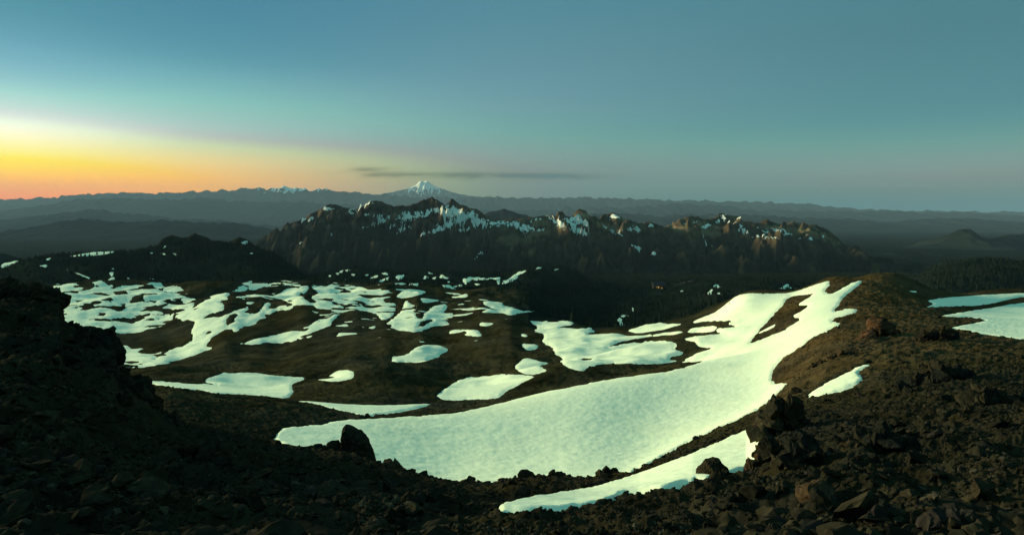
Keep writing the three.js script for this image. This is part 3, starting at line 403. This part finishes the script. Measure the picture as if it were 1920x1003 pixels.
const BLOBS = [[615, 391, 12, 3.4, .1], [586, 411, 6, 3, -.5], [661, 397, 10, 4, .3], [680, 392, 9, 2, .4], [692, 382, 22, 4, -.35], [707, 379, 8, 3, .2], [730, 413, 18, 4, -.45], [712, 404, 12, 2, .1], [800, 374, 12, 2, -.4], [768, 408, 10, 7, .6], [785, 404, 9, 6, -.4], [805, 400, 14, 4, -.6], [818, 395, 7, 5, 0], [838, 388, 6, 6, .5], [856, 397, 17, 7, .3], [872, 408, 20, 6, -.3], [846, 402, 12, 5, .6], [888, 405, 9, 7, .7], [858, 418, 22, 4, -.2], [898, 414, 9, 6, .6], [908, 418, 8, 8, .9], [930, 419, 12, 5, 0], [950, 417, 14, 5, -.1], [966, 420, 10, 5, .2], [985, 427, 12, 5, .1], [1003, 412, 14, 3, -.2], [1032, 407, 12, 4, .2], [1045, 418, 10, 5, .6], [1070, 413, 13, 8, -.3], [1085, 416, 12, 6, .2], [1095, 421, 8, 5, 0], [1075, 430, 14, 5, .4], [1012, 432, 9, 2, -.2], [840, 428, 14, 3, -.3], [880, 428, 12, 3, -.2], [815, 434, 8, 2, -.4], [1150, 406, 9, 4, -.2], [1138, 430, 14, 2.2, .75], [1172, 460, 9, 3, .5], [1182, 428, 5, 7, .7], [1196, 430, 5, 6, -.7], [1218, 423, 8, 3, .2], [1208, 419, 5, 2.5, .3], [1162, 428, 10, 2.5, 0], [1356, 406, 16, 4, .15], [1350, 412, 12, 3, -.4], [1368, 432, 4, 8, -.4], [1318, 424, 10, 2.5, -.5], [1304, 417, 4, 2, 0], [1284, 420, 3, 2, -.4], [1302, 448, 1.4, 16, 0], [1420, 432, 7, 4, .4], [1437, 434, 7, 4, .3], [1455, 440, 4, 4, .5], [1463, 431, 2, 5, 0], [1497, 444, 3, 4, .3], [1524, 452, 3, 9, .3], [1508, 440, 3, 2, 0], [770, 430, 8, 3, -.4], [748, 424, 5, 3, -.4], [655, 437, 3, 2, 0], [629, 447, 2, 2.5, 0], [908, 468, 5, 2, 0], [1082, 404, 5, 2, 0]];
const scar = [[1480, 432, 50, 9, .1], [1530, 450, 20, 14, .6], [1300, 430, 40, 12, 0], [1130, 420, 20, 10, .3], [960, 446, 26, 9, -.1], [1000, 438, 34, 6, -.35], [985, 462, 16, 4, -.5], [1010, 420, 14, 7, 0], [1092, 403, 9, 12, 0], [885, 402, 10, 10, .4], [735, 412, 22, 4, -.45], [1040, 430, 20, 5, -.4]];
const blobF = (list, u, v) => { let m = -9; for (const [cu, cv, a, b, l] of list) { const dx = u - cu, dy = v - cv; if (Math.abs(dx) > 60 || Math.abs(dy) > 40) continue; const c = Math.cos(l), s = Math.sin(l), X = (dx * c + dy * s) / a, Y = (-dx * s + dy * c) / b; m = Math.max(m, (1 - Math.sqrt(X * X + Y * Y))); } return m; };
range({ name: 'mountains', label: 'jagged dark mountain range with snow patches across the valley', sil: [[400, 500], [440, 475], [480, 452], [510, 441], [530, 428], [545, 416], [570, 411], [580, 400], [600, 393], [618, 383], [626, 382], [636, 388], [655, 391], [672, 391], [690, 381], [705, 376], [716, 378], [730, 385], [750, 386], [770, 384], [790, 376], [805, 371], [812, 370], [822, 375], [835, 386], [842, 378], [848, 374], [855, 377], [870, 386], [880, 391], [887, 388], [895, 393], [910, 402], [925, 411], [960, 412], [990, 409], [1010, 406], [1030, 405], [1041, 403], [1046, 396], [1054, 396], [1062, 406], [1075, 404], [1081, 396], [1090, 393], [1098, 394], [1104, 405], [1115, 406], [1125, 409], [1134, 402], [1150, 399], [1165, 406], [1175, 412], [1190, 415], [1200, 420], [1215, 415], [1230, 420], [1247, 426], [1262, 420], [1276, 410], [1300, 405], [1320, 410], [1340, 408], [1355, 400], [1365, 402], [1380, 408], [1400, 415], [1415, 418], [1440, 411], [1455, 418], [1470, 420], [1485, 415], [1500, 420], [1535, 421], [1550, 432], [1570, 448], [1590, 463], [1605, 478], [1620, 495], [1640, 512], [1700, 530]],
  z: 6400, front: 2000, back: 1500, low: 545, nr: 190, step: 1.9, jag: 1.35, uneven: 0, spur: 0.62, power: 1.15, seed: 77,
  tint: (x, y, z, s, u) => {
    const v = HZ + (EYE - y) * F / 6400, n = fbm(x / 160, y / 60, 4) + 0.55 * fbm(x / 28, z / 240, 3), wood = smooth(428, 485, v + n * 50), r = Math.max(clamp(blobF(scar, u, v) * 3 + n * 2.5 + 0.2) * 0.9, 0.45 * smooth(0.08, 0.3, fbm(x / 45 + 70, z / 260, 3)) * smooth(500, 440, v + n * 30)), m = Math.max(0.3, 1 + 1.3 * n);
    const stone = u > 860 ? [0.088, 0.063, 0.04] : [0.055, 0.044, 0.033], fir = [0.011, 0.016, 0.011], talus = [0.17, 0.125, 0.07];
    return [0, 1, 2].map((q) => Math.max(0.004, lerp(lerp(stone[q], fir[q], wood) * m, talus[q] * m, r * (1 - wood * 0.4))));
  },
  snow: (u, v, x, y, z, s) => blobF(BLOBS, u, v) * 0.7 - 0.5 * (1 - smooth(0, 0.03, s)) + 0.9 * fbm(x / 60, y / 24, 3) + 1.7 * fbm(x / 24 + 9, y / 15 + z / 90, 3) - 0.02, name2: 'broken snow patches on the peaks of the jagged range' });
range({ name: 'hill', label: 'dark humped ridge rising behind the wooded hill', sil: [[230, 500], [262, 474], [298, 461], [308, 447], [320, 440], [338, 446], [352, 444], [364, 437], [376, 442], [395, 450], [430, 453], [440, 448], [449, 444], [460, 450], [480, 462], [520, 482], [550, 500], [590, 530]], z: 3300, front: 500, back: 600, low: 640, nr: 40, step: 2.4, jag: 0.35, spur: 0.15, seed: 87, tint: (x, y, z) => { const n = 1 + fbm(x / 90, y / 40, 4); return [0.016 * n, 0.019 * n, 0.011 * n]; },
  snow: (u, v, x, y, z, s) => blobF([[460, 455, 4, 2, 0], [464, 461, 3, 2, 0], [470, 474, 5, 1.4, 0], [505, 472, 3, 1.2, 0]], u, v) + 0.3, name2: 'two snow flecks on the dark humped ridge' });
range({ name: 'hill', label: 'small dark hill at the edge of the view below the sunset', sil: [[-500, 470], [-60, 468], [0, 475], [22, 479], [45, 489], [90, 510]], z: 3600, front: 600, back: 600, low: 640, nr: 24, step: 4, jag: 0.5, spur: 0.15, seed: 97, tint: woods });
console.log('ranges done');

// ---------------------------------------------------------------- trees
const surface = (x, z) => sample(top, colAt(CX + x / z * F), rowAt(Math.log(z)));
const snowAt = (x, z) => sample(snowF, colAt(CX + x / z * F), rowAt(Math.log(z)));
function conifer(seed, tiers = 4) {                    // a unit-high fir: ragged tiers of boughs
  const r = rng(seed), parts = [];
  for (let t = 0; t < tiers; t++) {
    const h0 = 0.1 + 0.9 * t / tiers * 0.93, hh = 0.42 - t * 0.04, rad = 0.2 * (1 - t / (tiers + 0.6)), g = new THREE.ConeGeometry(rad, hh, 8, 1, true).toNonIndexed(), p = g.attributes.position;
    const jit = [...Array(9)].map(() => 0.72 + r() * 0.55), drop = [...Array(9)].map(() => (r() - 0.5) * 0.08); jit[8] = jit[0]; drop[8] = drop[0];
    for (let k = 0; k < p.count; k++) { const y = p.getY(k); if (y < 0) { const a = Math.round(((Math.atan2(p.getX(k), p.getZ(k)) / (2 * Math.PI)) + 1) * 8) % 8; p.setXYZ(k, p.getX(k) * jit[a], y + drop[a], p.getZ(k) * jit[a]); } p.setY(k, Math.min(1, p.getY(k) + h0 + hh / 2)); }
    g.deleteAttribute('uv'); g.computeVertexNormals(); parts.push(g);
  }
  return mergeGeometries(parts);
}
const firs = [conifer(1), conifer(2), conifer(3, 5)];
const needle = mat({ color: new THREE.Color(0.016, 0.024, 0.016) }), bark = mat({ color: new THREE.Color(0.03, 0.022, 0.016) });
{
  const r = rng(91), spots = [[], [], []], o = new THREE.Object3D(); let n = 0;
  for (let t = 0; t < 260000 && n < 36000; t++) {
    const z = Math.sqrt(lerp(560 ** 2, 4600 ** 2, r())), u = lerp(-350, 2250, r()), x = (u - CX) / F * z;
    const line = poly(LINES[9], u, 2) * 1.03;
    if (z < Math.max(line, u > 1350 && u < 1760 ? 900 : 0)) continue;
    const dens = smooth(0, 600, z - line) + 0.3 + 0.9 * fbm(x / 170, z / 170, 3);
    if (u < 130 && z < 2300 && r() < 0.8) continue;
    if (u > 560 && u < 1030 && z < 2500 && fbm(x / 60 + 7, z / 90, 2) < 0.02) continue;
    if (r() > dens || snowAt(x, z) > -1.5) continue;
    o.position.set(x, surface(x, z) - 0.6, -z); const h = 8 + 10 * r() * (0.5 + 0.5 * r()); o.scale.set(h * (0.9 + 0.5 * r()), h, h * (0.9 + 0.5 * r())); o.rotation.y = r() * 6.3; o.updateMatrix();
    spots[n % 3].push(o.matrix.clone()); n++;
  }
  spots.forEach((s, q) => { const im = new THREE.InstancedMesh(firs[q], needle, s.length); s.forEach((m, k) => im.setMatrixAt(k, m)); im.instanceMatrix.needsUpdate = true; im.frustumCulled = false; put(im, 'forest', ['dark conifer forest covering the valley and wooded hills', 'dark conifers of the valley forest, broad crowns', 'dark conifers of the valley forest, tall crowns'][q], 'forest', 'stuff'); });
  console.log('trees', n);
}
// fir trees that stand out singly
{
  const r = rng(17);
  const stand = (u, v, za, zb, label, group) => {
    const z = Math.exp(meet(u, v, za, zb)) + 4, x = (u - CX) / F * z, h = 15 + 8 * r(), t = new THREE.Group();
    const crown = new THREE.Mesh(firs[Math.floor(r() * 3)], needle); crown.name = 'crown'; crown.scale.set(h * 1.1, h, h * 1.1); crown.rotation.y = r() * 6;
    const trunk = new THREE.Mesh(new THREE.CylinderGeometry(0.12, 0.32, h * 0.5, 7), bark); trunk.name = 'trunk'; trunk.position.y = h * 0.22;
    t.add(trunk, crown); t.position.set(x, surface(x, z) - 0.3, -z); put(t, 'fir_tree', label, 'tree', null, group);
  };
  for (const u of [104, 118, 131, 140, 148, 166, 178, 190, 204, 214, 223, 231, 246, 262, 277, 290, 303, 330, 347, 372, 395, 420, 441, 462, 488]) stand(u + r() * 4, poly(LINES[11], u) + 3 + 4 * r(), 2000, 3000, 'dark fir on the crest of the wooded hill below the humped ridge', 'firs on the wooded crest');
  for (const [u, v] of [[1160, 586], [1170, 584], [1177, 580], [1180, 588], [1184, 592], [1190, 590], [1176, 596], [1154, 606], [1198, 588]]) stand(u, v, 700, 1700, 'dark fir in the snowy clump beside the lobed snow sheet', 'firs in the snowy clump');
}

// ---------------------------------------------------------------- lodge in the valley with its lamps lit, and the car park behind it
{
  const z = Math.exp(meet(1236, 542, 1800, 2700)) - 10, x = (1236 - CX) / F * z, y = surface(x, z) + 4, g = new THREE.Group();
  const wall = new THREE.Mesh(new THREE.BoxGeometry(44, 13, 16), mat({ color: new THREE.Color(0.06, 0.05, 0.04) })); wall.name = 'wall'; wall.position.y = 6;
  const shape = new THREE.Shape([[-11, 0], [11, 0], [0, 12]].map((p) => new THREE.Vector2(...p)));
  const roof = new THREE.Mesh(new THREE.ExtrudeGeometry(shape, { depth: 48, bevelEnabled: false }), mat({ color: new THREE.Color(0.05, 0.055, 0.06) })); roof.name = 'roof'; roof.rotation.y = Math.PI / 2; roof.position.set(-24, 12.6, 0);
  g.add(wall, roof);
  const glow = new THREE.MeshStandardMaterial({ color: 0x111111, emissive: new THREE.Color(1, 0.62, 0.16), emissiveIntensity: 0.55 });
  for (const [wx, wy, w] of [[-12, 5.5, 3], [-4, 6, 3], [9, 3, 2]]) { const q = new THREE.Mesh(new THREE.BoxGeometry(w, 4.4, 0.4), glow); q.name = 'window'; q.position.set(wx, wy, 8.15); g.add(q); }
  g.position.set(x, y, -z); put(g, 'lodge', 'small dark lodge with glowing yellow windows in the forest', 'building');
  const lamp = new THREE.PointLight(new THREE.Color(1, 0.65, 0.2), 120, 0, 2); lamp.position.set(x - 3, y + 5, -z + 11); lamp.castShadow = true; lamp.shadow.radius = 60; scene.add(lamp);
  const pp = [], pi = []; let n = 0;                   // gravel car park laid on the slope
  for (let a = 0; a <= 24; a++) for (let b = 0; b <= 4; b++) { const u = 1246 + a * 2.8, zz = z + 40 + a * 9 + b * 14 + 10 * Math.sin(a * 0.5), xx = (u - CX) / F * zz; pp.push(xx, surface(xx, zz) + 9, -zz); }
  for (let a = 0; a < 24; a++) for (let b = 0; b < 4; b++) { n = a * 5 + b; pi.push(n, n + 5, n + 1, n + 1, n + 5, n + 6); }
  put(meshOf(pp, pi, mat({ color: new THREE.Color(0.06, 0.062, 0.06) })), 'road', 'pale gravel car park and road beside the lit lodge', 'road', 'structure');
}

// ---------------------------------------------------------------- boulders and rubble
function chisel(g, seed, r, cuts, deep, keepUp) {       // split faces, cracks and grain on a rock
  const p = g.attributes.position, c = new Float32Array(p.count * 3), v = new THREE.Vector3(), e = new THREE.Vector3();
  const planes = [...Array(cuts)].map(() => [new THREE.Vector3(r() - 0.5, (r() - 0.5) * keepUp, r() - 0.5).normalize(), deep + r() * 0.34]);
  for (let k = 0; k < p.count; k++) {
    v.fromBufferAttribute(p, k).normalize(); e.copy(v);
    for (const [n, d] of planes) { const q = e.dot(n) - d; if (q > 0) e.addScaledVector(n, -q); }
    const a = v.x * 2.2 + v.z * 1.3 + seed, b = v.y * 2.2 - v.z * 1.1 + seed * 0.7;
    e.multiplyScalar(1 + 0.14 * noise(a, b) + 0.07 * noise(a * 2.9, b * 2.9) - 0.10 * Math.max(0, 0.12 - Math.abs(noise(a * 1.3 + 5, b * 1.3))) / 0.12 + 0.04 * noise(a * 7, b * 7));
    p.setXYZ(k, e.x, e.y, e.z);
    const n = 0.95 + 0.8 * fbm(a * 1.6, b * 1.6, 4), l = 0.65 * smooth(0.12, 0.3, fbm(a * 2.4 + 30, b * 2.4, 3));   // grain, and pale lichen
    c[k * 3] = n + l * 0.9; c[k * 3 + 1] = n + l; c[k * 3 + 2] = n + l * 0.8;
  }
  g.deleteAttribute('uv'); g.setAttribute('color', new THREE.BufferAttribute(c, 3)); g.computeVertexNormals(); return g;
}
const rockGeo = (seed, detail = 2, cuts = 11) => chisel(new THREE.IcosahedronGeometry(1, detail), seed, rng(seed), cuts, 0.42, 1);
const rocks = [...Array(8)].map((_, k) => rockGeo(100 + k * 13, 6, 14)), pebbles = [...Array(4)].map((_, k) => rockGeo(300 + k * 7, 2, 9));
const stones = [[0.021, 0.020, 0.014], [0.027, 0.022, 0.014], [0.036, 0.031, 0.020], [0.015, 0.016, 0.013], [0.026, 0.024, 0.018], [0.045, 0.03, 0.018], [0.085, 0.046, 0.026]].map((c) => mat({ color: new THREE.Color(...c), vertexColors: true }));  // dark rock tones, lowered further in place of shade on the near slopes
{ // loose rubble over all the bare slope
  const r = rng(5), lists = pebbles.map(() => []), o = new THREE.Object3D(), c = new THREE.Color();
  const tones = [[0.021, 0.019, 0.013], [0.012, 0.012, 0.009], [0.030, 0.026, 0.017], [0.048, 0.044, 0.03], [0.024, 0.021, 0.018], [0.05, 0.046, 0.034]];  // rubble colours also lowered to stand in for foreground shade
  for (let t = 0; t < 150000; t++) {
    const s = lerp(Math.log(9), Math.log(420), Math.pow(r(), 1.15)), z = Math.exp(s), u = lerp(-250, 2170, r()), x = (u - CX) / F * z;
    if (z > 150 && u < 1330 && r() < 0.75) continue;
    if (snowAt(x, z) > -1 || fbm(x / (z < 60 ? 3.5 : 14) + 90, z / (z < 60 ? 3.5 : 14), 2) + r() * 0.5 < 0.08) continue;
    const size = Math.max(0.02 + z * 0.0010, 0.026 * Math.pow(1 - r() * 0.99, -0.58)) * (0.7 + 0.6 * r());
    if (size > (u > 840 && u < 1330 && z < 26 ? 0.1 : 0.3 + z * 0.012)) continue;
    o.position.set(x, surface(x, z) + size * 0.02, -z); o.rotation.set(r() * 1.4 - 0.7, r() * 6.3, r() * 1.4 - 0.7); o.scale.set(size * (0.6 + r() * 1.0), size * (0.35 + r() * 0.75), size * (0.6 + r() * 1.0)); o.updateMatrix();
    const w = r(), tone = tones[w < 0.35 ? 0 : w < 0.62 ? 1 : w < 0.82 ? 2 : w < 0.9 ? (size > 0.2 ? 0 : 3) : w < 0.985 || size > 0.12 ? 4 : 5], wp = smooth(1380, 1480, u) * smooth(50, 150, z);
    lists[t % 4].push([o.matrix.clone(), [tone[0] * (1 + wp * 1.0), tone[1] * (1 + wp * 0.7), tone[2] * (1 + wp * 0.4)]]);
  }
  lists.forEach((l, q) => { const im = new THREE.InstancedMesh(pebbles[q], mat({ color: 0xffffff, vertexColors: true }), l.length); l.forEach(([m, k], n) => { im.setMatrixAt(n, m); im.setColorAt(n, c.setRGB(...k)); }); im.frustumCulled = false; put(im, 'rubble', ['loose angular volcanic stones strewn over the dark slope', 'flat loose volcanic stones strewn over the dark slope', 'small blocky volcanic stones strewn over the dark slope', 'rounded volcanic stones strewn over the dark slope'][q], 'rubble', 'stuff'); });
}
function shaped(label, name, ring, z, depth, tone, seed, sink = 0.1) {   // a single rock with the outline given, as deep as it is wide
  const c = [ring.reduce((s, p) => s + p[0], 0) / ring.length, ring.reduce((s, p) => s + p[1], 0) / ring.length], px = z / F;
  const pts = ring.map(([u, v]) => [(u - c[0]) * px, -(v - c[1]) * px]), W = Math.max(...pts.map((p) => Math.abs(p[0])));
  const reach = (a) => { const dx = Math.cos(a), dy = Math.sin(a); let best = 0; for (let i = 0, j = pts.length - 1; i < pts.length; j = i++) { const [ax, ay] = pts[j], ex = pts[i][0] - ax, ey = pts[i][1] - ay, den = dx * ey - dy * ex; if (Math.abs(den) < 1e-9) continue; const t = (ax * ey - ay * ex) / den, s = (ax * dy - ay * dx) / den; if (t > 0 && s >= -1e-6 && s <= 1 + 1e-6) best = Math.max(best, t); } return best; };
  const g = chisel(new THREE.IcosahedronGeometry(1, 15), seed * 3.7, rng(seed), 14, 0.5, 0.8), p = g.attributes.position, q = new THREE.IcosahedronGeometry(1, 15).attributes.position;
  for (let k = 0; k < p.count; k++) {
    const x = p.getX(k), y = p.getY(k), vx = q.getX(k), vy = q.getY(k), rv = Math.hypot(vx, vy), re = Math.hypot(x, y), R = rv > 1e-6 ? reach(Math.atan2(vy, vx)) : 0, w = smooth(0.6, 1, rv);
    const keep = lerp(re * 1.12, lerp(re * 1.12, rv, 0.8), w);
    p.setXYZ(k, rv > 1e-6 ? vx / rv * R * keep : 0, rv > 1e-6 ? vy / rv * R * keep : 0, p.getZ(k) * W * depth * 1.1);
  }
  g.computeVertexNormals();
  const m = new THREE.Mesh(g, stones[tone]); m.position.copy(at(c[0], c[1], z)); m.position.y -= sink; put(m, name, label, 'rock'); return m;
}
shaped('tall dark pointed rock standing at the edge of the main snow field', 'standing_rock', [[641, 800], [647, 793], [656, 794], [668, 802], [676, 803], [690, 822], [702, 843], [707, 866], [704, 884], [660, 892], [632, 880], [640, 838]], 46.5, 0.8, 0, 3);
shaped('low round boulder next to the tall pointed rock', 'boulder', [[614, 826], [622, 822], [634, 823], [642, 834], [644, 850], [628, 858], [606, 854], [606, 838]], 46.5, 0.9, 0, 5);
shaped('smooth dark boulder at the tip of the main snow field', 'boulder', [[580, 836], [590, 829], [603, 829], [612, 838], [614, 856], [590, 862], [572, 852]], 46.6, 0.9, 3, 7);
shaped('big cracked boulder standing in the lower snow chute', 'boulder', [[1304, 882], [1308, 872], [1318, 864], [1322, 858], [1340, 853], [1350, 854], [1354, 862], [1366, 872], [1370, 884], [1362, 898], [1340, 912], [1318, 914], [1305, 902]], 28.5, 0.9, 1, 9);
shaped('blocky boulder on the rib above the pale stone', 'boulder', [[970, 886], [976, 878], [990, 877], [1000, 882], [1005, 892], [1002, 903], [985, 908], [970, 902]], 45.5, 0.9, 1, 11);
shaped('squat boulder midway along the rib', 'boulder', [[1036, 888], [1044, 881], [1054, 882], [1060, 890], [1064, 900], [1050, 906], [1034, 902]], 47.5, 0.9, 0, 13);
shaped('peaked boulder on the rib beside a blunt block', 'boulder', [[1126, 882], [1132, 876], [1138, 871], [1144, 877], [1148, 888], [1146, 902], [1128, 902], [1120, 896]], 50.5, 0.9, 3, 15);
shaped('blunt block leaning on the peaked boulder of the rib', 'boulder', [[1144, 878], [1150, 875], [1158, 876], [1162, 884], [1162, 896], [1150, 904], [1142, 898]], 51, 0.9, 1, 17);
shaped('small dark boulder poking above the upper end of the rib', 'boulder', [[1299, 820], [1304, 815], [1310, 816], [1313, 823], [1310, 829], [1300, 830]], 77, 0.9, 0, 19);
shaped('pale stone lying on the rib in front of the blocky boulder', 'stone', [[965, 914], [972, 910], [978, 911], [980, 917], [972, 920], [964, 919]], 40, 0.9, 4, 21);
shaped('tiny dark rock on the snow tip beside the crescent', 'stone', [[682, 780], [685, 774], [689, 774], [694, 780], [688, 784]], 104, 0.9, 0, 23);
shaped('flat dark rock at the far rim of the main snow field', 'stone', [[851, 773], [856, 769], [862, 772], [864, 776], [856, 778]], 124, 0.8, 0, 25);
// craggy outcrops: each one a heap of split blocks rooted in the slope
function crag(label, u, v, ru, rv, za, zb, n, size, tones, seed, rise = 0.5) {
  const r = rng(seed), g = new THREE.Group(), zc = Math.exp(meet(u, v, za, zb)), c = at(u, v, zc); g.position.copy(c);
  for (let k = 0; k < n; k++) {
    const a = r() * 6.3, q = Math.sqrt(r()), uu = u + Math.cos(a) * q * ru, vv = v + Math.sin(a) * q * rv, z = zc * (1 - (vv - v) / F * 1.2 + (r() - 0.5) * 0.04), s = lerp(size[0], size[1], r() ** 1.5), x = (uu - CX) / F * z;
    const m = new THREE.Mesh(rocks[Math.floor(r() * rocks.length)], stones[tones[Math.floor(r() * tones.length)]]); m.name = 'block';
    m.scale.set(s * (0.7 + r() * 0.6), s * (0.8 + r() * 0.9), s * (0.7 + r() * 0.7)); m.rotation.set((r() - 0.5) * 0.9, r() * 6.3, (r() - 0.5) * 0.9);
    m.position.set(x, surface(x, z) + rise * (1 - q * q) * (0.6 + 0.4 * r()) - s * 0.15, -z).sub(c); g.add(m);
  }
  put(g, 'rock_outcrop', label, 'rock');
}
crag('tan and black outcrop standing over the head of the snow chute', 1468, 812, 46, 30, 36, 80, 40, [0.4, 1.1], [5, 1, 0, 3, 2], 31, 2.3);
crag('lower brown outcrop overhanging the snow chute', 1432, 868, 26, 22, 24, 60, 20, [0.28, 0.66], [1, 5, 0], 37, 1.1);
crag('black angular outcrop on the slope under the tan outcrop', 1502, 884, 34, 30, 20, 44, 22, [0.28, 0.7], [3, 0, 3], 39, 1.0);
crag('reddish crag on the crest of the long ridge', 1652, 632, 30, 12, 100, 260, 30, [0.9, 2.6], [6, 5, 6, 1], 43, 3.6);
crag('dark ledge beside the reddish crag', 1752, 640, 44, 10, 90, 240, 26, [0.6, 1.9], [0, 3, 1], 53, 2.0);
crag('black broken ledge across the flank of the long ridge', 1760, 715, 70, 14, 50, 120, 40, [0.4, 1.3], [3, 0, 3, 1], 55, 1.4);
crag('split brown slabs near the edge of the view', 1858, 756, 34, 30, 26, 70, 24, [0.35, 1.0], [2, 5, 3, 0], 57, 1.2);
crag('brown crag low on the flank above the snow wedge', 1560, 674, 50, 14, 70, 170, 26, [0.5, 1.4], [5, 1, 2], 59, 0.8);
crag('dark heap of blocks at the foot of the long ridge', 1660, 856, 60, 24, 20, 44, 28, [0.2, 0.62], [3, 0, 1], 61, 0.5);
crag('square topped black crag forming the highest step of the cliff', 62, 556, 58, 20, 34, 60, 30, [0.3, 0.8], [3, 0, 1], 63, 0.15);
crag('black crag forming the lower step of the cliff', 176, 650, 42, 26, 32, 60, 26, [0.3, 0.8], [3, 0, 0, 1], 65, 0.15);
crag('broken black blocks at the foot of the cliff steps', 262, 745, 34, 26, 28, 60, 18, [0.25, 0.65], [3, 0, 1], 67, 0.2);
crag('low dark ledge on the slope under the cliff', 360, 872, 70, 16, 18, 44, 26, [0.18, 0.5], [3, 0, 1], 69, 0.6);
shaped('pale wedge shaped stone on the near dark slope', 'stone', [[76, 927], [90, 920], [112, 919], [122, 924], [121, 938], [110, 944], [94, 937]], 14.2, 0.8, 4, 45);
shaped('mossy slab next to the pale wedge stone', 'stone', [[8, 918], [24, 911], [50, 912], [60, 922], [40, 928], [12, 928]], 14.4, 0.8, 2, 47);
shaped('rough grey stone below the pale wedge stone', 'stone', [[148, 930], [160, 922], [172, 926], [178, 942], [166, 950], [150, 944]], 14.6, 0.8, 2, 49);
shaped('upright slab leaning on the bank below the curved snow patch', 'stone', [[322, 768], [328, 766], [338, 784], [346, 800], [344, 806], [336, 800]], 38, 0.6, 4, 51);
{ // boulders scattered over the near slopes, one by one
  const r = rng(23);
  const strew = (n, pick, label, group, sizes) => { for (let k = 0; k < n; k++) {
    const [u, z] = pick(r), x = (u - CX) / F * z; if (snowAt(x, z) > -2) { continue; }
    const s = lerp(sizes[0], sizes[1], r() ** 2.2), tone = r() < 0.75 ? Math.floor(r() * 4) : Math.floor(r() * 6), m = new THREE.Mesh(rocks[Math.floor(r() * rocks.length)], stones[tone]), wide = 0.65 + r() * 0.7, high = 0.5 + r() * 0.7;
    m.scale.set(s * wide, s * high, s * (0.7 + r() * 0.6));
    const words = [s > lerp(sizes[0], sizes[1], 0.45) ? 'large' : s > lerp(sizes[0], sizes[1], 0.12) ? 'middling' : 'small', high > wide ? 'upright' : high < wide * 0.7 ? 'flat' : 'blocky', ['dark olive', 'dark brown', 'tawny', 'black', 'pale lichened', 'rusty'][tone]].join(' '); m.rotation.set(r() - 0.5, r() * 6.3, r() - 0.5); m.position.set(x, surface(x, z) + s * 0.12, -z); put(m, 'boulder', words + ' ' + label, 'rock', null, group);
  } };
  const rim = (a, b) => (q) => { const u = lerp(a, b, q()); return [u, poly(LINES[3], u, 2) * (0.94 + 0.06 * q())]; };
  const slope = (a, b, z0, z1) => (q) => [lerp(a, b, q()), Math.exp(lerp(Math.log(z0), Math.log(z1), q()))];
  strew(26, rim(-60, 222), 'boulder on the brink of the dark cliff below the sunset', 'boulders on the cliff brink', [0.2, 0.8]);
  strew(26, rim(222, 640), 'boulder along the bank between the cliff and the standing rock', 'boulders along the bank', [0.15, 0.5]);
  strew(70, rim(700, 1240), 'boulder along the rib at the foot of the main snow field', 'boulders along the rib', [0.14, 0.6]);
  strew(80, slope(-40, 700, 12, 38), 'boulder on the shadowed slope under the cliff', 'boulders on the slope under the cliff', [0.08, 0.42]);
  strew(40, slope(700, 1400, 13, 24), 'boulder on the slope below the snow chute', 'boulders below the snow chute', [0.05, 0.15]);
  strew(90, slope(1440, 1990, 13, 60), 'boulder on the near flank of the long ridge', 'boulders on the near flank of the ridge', [0.1, 0.55]);
  strew(40, slope(1480, 1900, 60, 260), 'boulder higher up on the long ridge', 'boulders high on the ridge', [0.4, 1.3]);
}
console.log('rocks done');
renderer.render(scene, camera);
